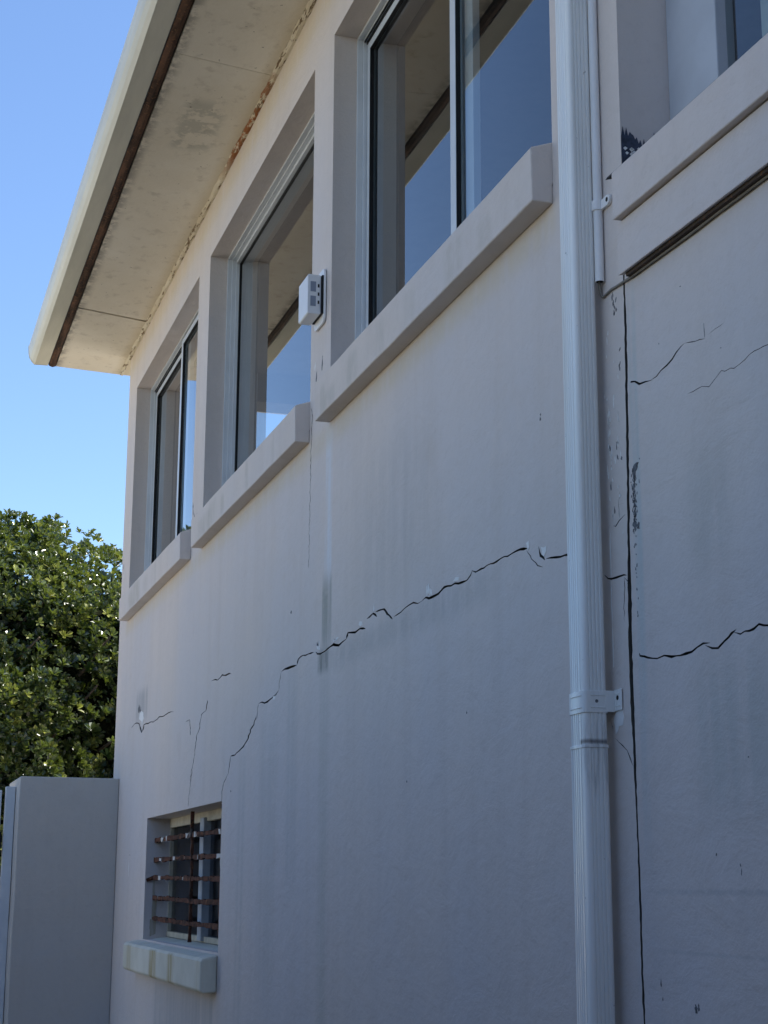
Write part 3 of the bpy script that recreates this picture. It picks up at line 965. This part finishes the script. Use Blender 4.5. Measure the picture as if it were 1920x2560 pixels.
zb = [(1.853, 1.853, 1.851), (1.747, 1.744, 1.739), (1.652, 1.643, 1.634), (1.545, 1.534, 1.538), (1.434, 1.428, 1.432)]
for i, (a, b, c) in enumerate(zb):
    pts = [(lx0 + (0 if i != 2 else .0), .053, a), (-8.5, .05, (a * 1.6 + b) / 2.6), (-7.95, .052, b), (-7.5, .054, (b + c) / 2 + rng.uniform(-.004, .004)), (lx1 - .001, .053, c)]
    if i == 2:
        pts = [(lx0 + .012, .004, 1.637), (lx0 + .012, .045, 1.652)] + pts[1:]
    rough_bar(pts, .0105, .0145)
rough_bar([(-8.00, .048, 1.965), (-7.985, .046, 1.92), (-7.978, .050, 1.60), (-7.985, .050, 1.34)], .011, .011)
rough_bar([(-7.36, .066, 1.97), (-7.37, .066, 1.60), (-7.36, .066, 1.335)], .009, .009)
mb = MB()
def sprof(x, d=0, q=0, w=0):
    return [(x, -.0008, 1.160 + d), (x, -.062 + q, 1.156 + d + w), (x, -.076 + q, 1.170 + d + w), (x, -.076 + q, 1.290 - d * .3 + w), (x, -.066 + q, 1.303 - d * .3 + w), (x, -.0008, 1.3175 - d * .3)]
rng = random.Random(77)
xs = [-9.262, -9.235, -7.082]
mb.loft([sprof(x, .014 if k == 0 else 0, .014 if k == 0 else 0, 0) for k, x in enumerate(xs)])
mb.loft([[(x, .0, 1.20), (x, .0, 1.318), (x, .126, 1.338), (x, .126, 1.20)] for x in (lx0 + .002, lx1 - .002)])
t = NT('stained_sill_paint')
X, Yc, Z = sep(t)
c = t.mix(t.ramp(t.noise(5, 4, .6), .3, .7), (.62, .60, .50), (.72, .70, .60))
for (xa, xb, amt) in ((-8.38, -8.20, 1.0), (-7.86, -7.72, .8), (-9.12, -8.98, .5), (-7.18, -7.10, .35)):
    m_ = boxmask(t, X, Z, xa, xb, 1.0, 1.296, .045, .006)
    m_ = t.math('MULTIPLY', m_, t.math('MULTIPLY', t.ramp(t.noise(1.0, 4, .6, t.map((40, 40, 3))), .3, .6), amt))
    c = t.mix(m_, c, (.40, .31, .13))
t.principled(c, .7, .25, normal=t.bump(t.noise(60, 3, .6), .002, .5))
lchild(mb.build('sill', t.m, bevel=.008, seg=3))['label'] = 'thick pale sill with brown rust runs'
# rust run on the reveal below the bar ends
t = NT('rust_run')
t.principled(t.mix(t.ramp(t.noise(1.0, 4, .6, t.map((1, 60, 5))), .35, .65), (.42, .36, .27), (.52, .47, .40)), .85, .1)
mb = MB()
rng = random.Random(4)
for q_, (ya, zt, zbm) in enumerate(((.050, 1.64, 1.345), (.060, 1.53, 1.35), (.040, 1.43, 1.34))):
    pts = [(lx0 + .0012 + .0006 * q_, ya - .006 + rng.uniform(-.002, .002), zt - (zt - zbm) * k / 6) for k in range(7)] + \
          [(lx0 + .0012 + .0006 * q_, ya + .006 + rng.uniform(-.002, .003), zt - (zt - zbm) * k / 6) for k in range(6, -1, -1)]
    n = 7
    mb.add(pts, [(k, k + 1, 12 - k, 13 - k) for k in range(6)])
lchild(mb.build('rust_stain', t.m, fix=False))

# ------------------------------------------------------------------ extension: ledge, band and window
mb = MB()
sl = -0.022 / 1.0 * (4.0 + 2.945)
dz = lambda x: -(x + 2.96) * 0.021
def lp(x, prof):
    return [(x, y, z + dz(x)) for y, z in prof]
prof = [(.0, 3.016), (-.045, 3.0135), (-.045, 3.122), (-.042, 3.126), (.0, 3.140), (.128, 3.165), (.128, 3.05), (.0, 3.05)]
mb.loft([lp(-2.958 if 0 else -2.9575, prof), lp(-.8, prof)])
put(mb.build('ledge', M['wall2'], bevel=.003), house)['label'] = 'projecting ledge under the right hand window'
mb = MB()
pb = [(.0, 2.9), (-.028, 2.893), (-.028, 3.012), (.0, 3.014)]
mb.loft([lp(-2.9715, pb), lp(3.9, pb)])
put(mb.build('plaster_band', M['wall2'], bevel=.002), house)['label'] = 'raised band below the ledge of the right hand window'
mb = MB()
pb = [(-.001, 2.900), (-.018, 2.896), (-.018, 2.887), (-.001, 2.887)]
mb.loft([lp(-2.955, pb), lp(3.9, pb)])
put(mb.build('weathered_batten', mat_rust('weathered_batten', (.09, .065, .05), (.03, .024, .02))), house)
ew = empty('window', (-2.0, 0, 3.1), None, None)
ew.parent = house
ew.matrix_parent_inverse = Matrix.Translation(-house.location)
ew['label'] = 'wide framed window above the ledge at the right'
M['extframe'] = mat_plain('pale_frame_paint', (0.47, 0.50, 0.55), 0.6, 0.3, var=0.05)
mb = MB()
mb.box(-2.9955, -2.776, .124, .17, 3.12, HEAD - .002)
mb.box(-2.776, -1.06, .126, .17, HEAD - .06, HEAD - .002)
mb.box(-2.776, -1.06, .126, .17, 3.12, 3.20)
mb.box(-1.70, -1.60, .125, .17, 3.20, HEAD - .06)
mb.box(-1.14, -1.055, .125, .17, 3.12, HEAD - .06)
put(mb.build('frame', M['extframe'], bevel=.003), ew)
mb = MB()
mb.sheet(-2.776, -1.14, .150, 3.2, HEAD - .06)
put(mb.build('pane', M['glass'], fix=False), ew)
mb = MB()
mb.box(-2.668, -1.2, .170, .176, 3.14, HEAD - .04)
put(mb.build('blind', mat_plain('blind_fabric', (.42, .43, .38), .9, .1)), ew)
mb = MB()
mb.box(-2.9545, -1.06, -.0405, .128, 3.128 - .003, 3.134)
bb = MB()
pr = [(-.041, 3.1245), (-.036, 3.1325), (.0, 3.145), (.125, 3.172), (.125, 3.150), (.0, 3.138)]
bb.loft([lp(-2.995, pr), lp(-1.06, pr)])
put(bb.build('black_strip', M['black']), ew)  # black strip along the top of the ledge
# brushed dark paint at the foot of the left reveal
mb = MB()
rng = random.Random(8)
n = 26
top = []
for k in range(n + 1):
    y = .001 + .112 * k / n
    h = 3.236 + .012 * sin(k * .33 + .6) + (rng.uniform(.002, .018) if k % 2 else rng.uniform(-.008, .004))
    top.append((-2.9948, y, h - max(0, y - .085) * .35))
vs = top + [(-2.9948, p[1], 3.13) for p in top]
mb.add(vs, [(k, k + 1, k + 2 + n, k + 1 + n) for k in range(n)])
for k in range(12):
    y, z, w = rng.uniform(.006, .045), rng.uniform(3.195, 3.215), rng.uniform(.002, .006)
    mb.add([(-2.9943, y - w, z), (-2.9943, y, z - w), (-2.9943, y + w * 1.3, z + w * .3), (-2.9943, y, z + w)], [(0, 1, 2, 3)], 1)
put(mb.build('brushed_paint', [mat_plain('dark_bitumen', (.035, .045, .075), .5, .4, var=.5, scale=60), M['chip']], fix=False), ew)

# ------------------------------------------------------------------ downpipe
PX0, PX1, PYF, PYB = -3.181, -3.101, -.072, -.020


def pipe_profile(g=0.0, ribs=True):
    x0, x1, yf, yb = PX0 - g, PX1 + g, PYF - g, PYB + g
    r = .009
    pts = []

    def arc(cx, cy, a0):
        for k in range(5):
            a = a0 + pi / 2 * k / 4
            pts.append((cx + r * cos(a), cy + r * sin(a)))
    # counter-clockwise starting at front-left
    arc(x0 + r, yf + r, pi)
    if ribs:
        for c in (.016, .026, .036, .046, .058):
            for dx, dy in ((-.0028, 0), (-.001, .0016), (.001, .0016), (.0028, 0)):
                pts.append((x0 + c + dx, yf + dy))
    arc(x1 - r, yf + r, 3 * pi / 2)
    if ribs:
        for c in (.013, .021, .030, .039):
            for dy, dx in ((-.0022, 0), (-.0008, -.0018), (.0008, -.0018), (.0022, 0)):
                pts.append((x1 + dx, yf + c + dy))
    arc(x1 - r, yb - r, 0)
    arc(x0 + r, yb - r, pi / 2)
    return pts


dp = empty('downpipe', (-3.141, -.046, 0), 'pale blue grey ribbed rectangular downpipe running down the cracked wall', 'downpipe')


def dchild(o):
    return put(o, dp)


mb = MB()
pr = pipe_profile(0)
mb.loft([[(x, y, z) for x, y in pr] for z in (1.880, 4.70)] + [[(x, y - .50, z + .3 + (y + .046) * .0) for x, y in pr] for z in (4.66,)] + [[(x, y - .53, z) for x, y in pr] for z in (5.10,)])
dchild(mb.build('pipe_section', M['pipe']))['label'] = 'upper pipe section'
mb = MB()
pr = pipe_profile(.0010)
mb.loft([[(x, y, z) for x, y in pr] for z in (0.06, 1.8885)])
dchild(mb.build('pipe_section', M['pipe']))['label'] = 'lower pipe section'
mb = MB()
pr = pipe_profile(.0024, False)
mb.loft([[(x, y, z) for x, y in pr] for z in (1.8888, 1.8955)])
dchild(mb.build('joint_lip', M['pipe'], bevel=.0008))
br = MB()
pr = pipe_profile(.0022, False)
br.loft([[(x, y, z) for x, y in pr] for z in (1.962, 2.008)])
# folded ears screwed to the wall
br.box(PX1 + .0005, -3.066, -.0045, -.0022, 1.966, 2.011)
br.box(PX1 + .0005, PX1 + .0025, -.026, -.0045, 1.964, 2.009)
br.box(-3.212, PX0 - .0005, -.0045, -.0022, 1.966, 2.011)
br.box(PX0 - .0025, PX0 - .0005, -.026, -.0045, 1.964, 2.009)
for z in (1.973, 1.9985):
    br.box(PX0 + .012, PX1 - .012, PYF - .0036, PYF - .0021, z - .0014, z + .0014)
    br.box(PX1 + .0021, PX1 + .0036, PYF + .012, PYB - .006, z - .0014, z + .0014)
    br.box(-3.097, -3.070, -.0060, -.0045, z - .0012 + .003, z + .0012 + .003)
bro = dchild(br.build('bracket', M['pipe'], bevel=.0006, seg=1))


def disc(cx, cy, cz, r, axis, t=.0012, squash=1.0):
    m = MB()
    n = 14
    A, B = [], []
    for k in range(n):
        a = 2 * pi * k / n
        u, v = r * cos(a) * squash, r * sin(a)
        if axis == 'x':
            A.append((cx, cy + u, cz + v))
            B.append((cx + t, cy + u, cz + v))
        else:
            A.append((cx + u, cy, cz + v))
            B.append((cx + u, cy - t, cz + v))
    m.loft([A, B])
    return m


o = disc(-3.084, -.0046, 1.993, .0052, 'y', .0006).build('screw_hole', M['black'])
put(o, dp)
o.parent = bro
o.matrix_parent_inverse = Matrix.Identity(4)
o = disc(PX1 + .0023, -.046, 1.986, .0036, 'x', .0006).build('screw_hole', M['peel'])
o.parent = bro

# ------------------------------------------------------------------ conduit, clip and cable
cd = empty('conduit', (-3.099, -.0108, 2.93), 'thin white plastic conduit beside the top of the downpipe', 'conduit')
mb = MB()
n = 20
mb_out, mb_in = [], []
for z in (2.928, 5.08):
    mb_out.append([(-3.099 + .0106 * cos(2 * pi * k / n), -.0112 + .0106 * sin(2 * pi * k / n), z) for k in range(n)])
    mb_in.append([(-3.099 + .0088 * cos(2 * pi * k / n), -.0112 + .0088 * sin(2 * pi * k / n), z + (0.0 if z < 3 else 0)) for k in range(n)])
mb.loft(mb_out, cap=False)
mb.loft([mb_in[0], [(x, y, 3.02) for x, y, z in mb_in[0]]], cap=False, mi=1)
mb.add(mb_out[0] + mb_in[0], [(k, (k + 1) % n, (k + 1) % n + n, k + n) for k in range(n)])
put(mb.build('tube', [M['conduit'], M['raw']], smooth=True), cd)
mb = MB()
mb.loft([[(-3.099 + .0132 * cos(2 * pi * k / n), -.0125 + .0132 * sin(2 * pi * k / n), z) for k in range(n)] for z in (3.098, 3.122)])
tabp = [(-3.09, 3.099), (-3.056, 3.097)] + [(-3.056 + .011 * cos(a), 3.110 + .012 * sin(a)) for a in (-pi / 4, 0, pi / 4)] + [(-3.058, 3.122), (-3.09, 3.121)]
mb.loft([[(x, y, z) for x, z in tabp] for y in (-.001, -.009)])
cl = put(mb.build('clip', M['conduit'], bevel=.001), cd)
o = disc(-3.056, -.0092, 3.110, .0055, 'y', .0008, .9).build('screw_hole', M['black'])
put(o, cd)
o.parent = cl
cable_pts = [(-3.103, -.0112, 3.01), (-3.106, -.010, 2.93), (-3.108, -.007, 2.912), (-3.107, -.0045, 2.900), (-3.103, -.0036, 2.8945), (-3.096, -.0034, 2.8925), (-3.086, -.0034, 2.894), (-3.06, -.0034, 2.8965)]
x = -3.03
rng = random.Random(6)
while x < 3.8:
    cable_pts.append((x, -.006 if x > -2.96 else -.0036, (2.886 + dz(x) if x > -2.96 else 2.893) + rng.uniform(-.0012, .0012)))
    x += .09
mb = MB()
mb.tube(cable_pts, .0030, 8)
tag(mb.build('cable', M['cable'], smooth=True), 'thin grey cable leaving the conduit and running under the ledge', 'cable')

# ------------------------------------------------------------------ motion sensor on the pier
se = empty('motion_sensor', (-5.52, 0, 3.70), 'small white sensor box fixed to the wall pier between two windows', 'sensor')
sx0, sx1, sy0, sy1, sz0, sz1 = -5.590, -5.458, -.071, -.019, 3.672, 3.828


def rrect(x0, x1, y0, y1, r, n=4):
    out = []
    for cx, cy, a0 in ((x1 - r, y1 - r, 0), (x0 + r, y1 - r, pi / 2), (x0 + r, y0 + r, pi), (x1 - r, y0 + r, 3 * pi / 2)):
        for k in range(n + 1):
            a = a0 + pi / 2 * k / n
            out.append((cx + r * cos(a), cy + r * sin(a)))
    return out


mb = MB()
prf = rrect(sy0, sy1, sz0, sz1, .008)
mb.loft([[(x, y, z) for y, z in prf] for x in (sx0, sx1)])
put(mb.build('housing', M['white'], bevel=.003), se)
mb = MB()
prf = rrect(sx0 + .006, sx1 + .012, sz0 - .030, sz1 + .028, .024, 6)
mb.loft([[(x, y, z) for x, z in prf] for y in (-.0025, -.0115)])
put(mb.build('back_plate', M['white'], bevel=.002), se)
mb = MB()
mb.box(sx0 + .01, sx1 + .010, -.0188, -.0118, sz0 + .002, sz1 - .004)
put(mb.build('black_spacer', M['black']), se)  # black block between back plate and housing
for z0, z1 in ((3.762, 3.805), (3.705, 3.748)):
    mb = MB()
    mb.box(sx1 + .0002, sx1 + .0012, -.060, -.039, z0 - .003, z1 - .006)
    put(mb.build('lens', M['grey'], bevel=.0004, seg=1), se)
for z in (3.785, 3.752, 3.720):
    mb = MB()
    mb.box(sx1 + .0002, sx1 + .0012, -.032, -.026, z - .008, z + .005)
    put(mb.build('slot', M['black']), se)

# ------------------------------------------------------------------ boundary wall and gate
FX, FY, FZ = -10.152, -.606, 2.258
bw = MB()
rs = random.Random(90)
rings = []
for k in range(13):
    z = FZ * k / 12
    j = [rs.uniform(-.0025, .0025) for _ in range(4)]
    rings.append([(-10.90, FY + j[0], z), (FX + j[1], FY + j[2], z), (FX + j[3] * .6, -.001, z), (-10.90, -.001, z)])
bw.loft(rings)
tag(bw.build('boundary_wall', M['fence'], bevel=.006), 'plain grey plastered boundary wall joining the far corner of the house', 'wall')
gt = empty('gate', (-10.40, -.70, 0), 'white metal gate at the free end of the boundary wall', 'gate')
mb = MB()
mb.box(-10.44, -10.382, -.668, -.609, .05, 2.208)
put(mb.build('gate_post', M['gate'], bevel=.004), gt)
mb = MB()
for k in range(11):
    y = -.688 - .105 * k
    mb.box(-10.43, -10.40, y - .090, y - .002, .12, 2.185)
put(mb.build('gate_boards', M['gate'], bevel=.003), gt)
mb = MB()
mb.box(-10.399, -10.375, -.705, -.681, 1.80, 1.93)
put(mb.build('latch', M['black'], bevel=.003), gt)
mb = MB()
mb.box(-10.399, -10.385, -1.83, -.672, .30, .36)
put(mb.build('rail', M['gate']), gt)
mb = MB()
mb.box(-10.399, -10.385, -1.83, -.672, 1.60, 1.66)
put(mb.build('rail', M['gate']), gt)

# ------------------------------------------------------------------ ground
mb = MB()
mb.box(-150, 150, -150, 150, -1.0, 0)
tag(mb.build('ground', M['concrete']), None, None, None, 'structure')

M['bounce_cut_turf'] = mat_plain('bounce_cut_turf', (0.085, 0.075, 0.045), 0.9, 0.1, var=0.3, scale=30, bump=0.01)  # added dark ground, out of view, cuts bounce onto the house
mb = MB()
mb.box(-8.4, 30, -30, -.25, -.5, 0.004)
tag(mb.build('bounce_cut_turf', M['bounce_cut_turf']), None, None, None, 'structure')
mb = MB()
rng = random.Random(40)
rings = []
x = -9.0
while x < 2.2:
    h = 2.5 + rng.uniform(-.15, .15)
    rings.append([(x, -2.7, -.1), (x, -2.95, h * .6), (x, -3.3, h * .95), (x, -4.2, h), (x, -5.6, h * .8), (x, -6.5, -.1)])
    x += .7
mb.loft(rings)
tag(mb.build('light_block_bank', M['bounce_cut_turf'], smooth=True), None, None, None, 'structure')  # added mound, out of view, blocks bounce and low sky light

# ------------------------------------------------------------------ big evergreen behind the boundary wall
HC = Vector((-14.6, -0.92, 2.27))
HR = Vector((2.25, 2.8, 2.42))


def hedge_r(d):
    """superellipsoid radius along direction d, with lumps"""
    p = 2.7
    k = (abs(d.x / HR.x) ** p + abs(d.y / HR.y) ** p + abs(d.z / HR.z) ** p) ** (-1 / p)
    q = d * k
    k += 0.13 * noise.noise(q * 1.3 + Vector((3, 1, 7))) + 0.19 * noise.noise(q * 2.9) + 0.08 * noise.noise(q * 6.5)
    return k


tree = empty('evergreen_tree', (HC.x, HC.y, 0), 'large dense glossy leaved evergreen tree rising behind the boundary wall', 'tree')
rng = random.Random(12)
V, F, A = [], [], []


def leaf(c, d, n, L, W, val):
    """one obovate leaf folded on its midrib: c base, d direction, n normal"""
    s = d.cross(n).normalized()
    n = s.cross(d).normalized()
    o = len(V)
    cup = W * .28
    V.extend([tuple(c), tuple(c + d * L * .38 + s * W * .38 + n * cup * .5), tuple(c + d * L * .76 + s * W * .5 + n * cup * .4),
              tuple(c + d * L - n * L * .12), tuple(c + d * L * .76 - s * W * .5 + n * cup * .4), tuple(c + d * L * .38 - s * W * .38 + n * cup * .5)])
    F.append((o, o + 1, o + 2, o + 3))
    F.append((o, o + 3, o + 4, o + 5))
    A.extend([val, val])


def sph(rng):
    z = rng.uniform(-1, 1)
    a = rng.uniform(0, 2 * pi)
    r = math.sqrt(1 - z * z)
    return Vector((r * cos(a), r * sin(a), z))


NROS = 27000
count = 0
while count < NROS:
    d = sph(rng)
    if d.z < -.55:
        continue
    # fewer on the far side
    if d.x < -.1 and rng.random() < .8:
        continue
    k = hedge_r(d)
    q = HC + d * k
    gap = noise.noise(q * 2.1 + Vector((11, 5, 2)))
    if gap < -.04 and rng.random() < .92:
        k -= rng.uniform(.2, .5)
    depth = abs(rng.gauss(0, .07)) if rng.random() < .72 else rng.uniform(.15, .8)
    c = HC + d * (k - depth)
    ax = (d + sph(rng) * .55 + Vector((0, 0, .35))).normalized()
    t1 = ax.orthogonal().normalized()
    t2 = ax.cross(t1)
    nl = rng.randint(6, 9)
    young = rng.random()
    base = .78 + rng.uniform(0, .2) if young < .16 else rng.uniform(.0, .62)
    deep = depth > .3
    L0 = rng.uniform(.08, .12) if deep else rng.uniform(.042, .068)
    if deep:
        base = 0.0  # inner leaves get the darkest green, crown shade put into colour
    ph = rng.uniform(0, 6.28)
    for j in range(nl):
        a = ph + 2.4 * j
        tilt = rng.uniform(.55, 1.25) if j < 5 else rng.uniform(.15, .6)
        out = t1 * cos(a) + t2 * sin(a)
        dd = (ax * cos(tilt) + out * sin(tilt)).normalized()
        nn = (ax * sin(tilt) - out * cos(tilt)).normalized()
        L = L0 * rng.uniform(.75, 1.15)
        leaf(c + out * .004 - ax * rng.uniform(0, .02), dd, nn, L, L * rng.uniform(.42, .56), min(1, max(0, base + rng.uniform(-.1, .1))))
    count += 1
me = bpy.data.meshes.new('foliage')
me.from_pydata(V, [], F)
me.materials.append(M['leaf'])
at = me.attributes.new('leafv', 'FLOAT', 'FACE')
at.data.foreach_set('value', A)
me.update()
fo = bpy.data.objects.new('foliage', me)
COL.objects.link(fo)
put(fo, tree)
# solid near-black core, paints in the shade inside the crown
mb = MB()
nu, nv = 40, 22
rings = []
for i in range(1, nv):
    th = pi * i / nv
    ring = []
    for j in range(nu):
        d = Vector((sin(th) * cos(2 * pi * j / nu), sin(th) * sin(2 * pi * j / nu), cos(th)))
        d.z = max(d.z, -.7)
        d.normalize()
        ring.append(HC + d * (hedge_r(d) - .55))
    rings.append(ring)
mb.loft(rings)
put(mb.build('shade_core', mat_plain('crown_shade', (0.012, 0.014, 0.007), 0.95, 0.02, var=.6, scale=25, bump=.03, bscale=18)), tree)
# trunk and limbs
mb = MB()
base = Vector((HC.x, HC.y, -.05))
mb.tube([base, base + Vector((.05, .02, .7)), base + Vector((.0, .1, 1.4)), base + Vector((.1, .05, 2.3))], [.2, .16, .13, .09], 10)
rng = random.Random(31)
for k in range(34):
    d = sph(rng)
    d.z = abs(d.z) * .8 - .1
    d.x = abs(d.x) if rng.random() < .8 else d.x
    d.normalize()
    st = base + Vector((0, 0, rng.uniform(.9, 2.3)))
    en = HC + d * (hedge_r(d) - rng.uniform(.05, .3))
    pts = []
    for j in range(7):
        q = j / 6
        pts.append(st.lerp(en, q) + Vector((rng.uniform(-.09, .09), rng.uniform(-.09, .09), .25 * sin(pi * q) + rng.uniform(-.07, .07))) * (1 if 0 < j < 6 else 0))
    mb.tube(pts, [.05 * (1 - .85 * j / 6) for j in range(7)], 6)
put(mb.build('trunk', M['bark'], smooth=True), tree)
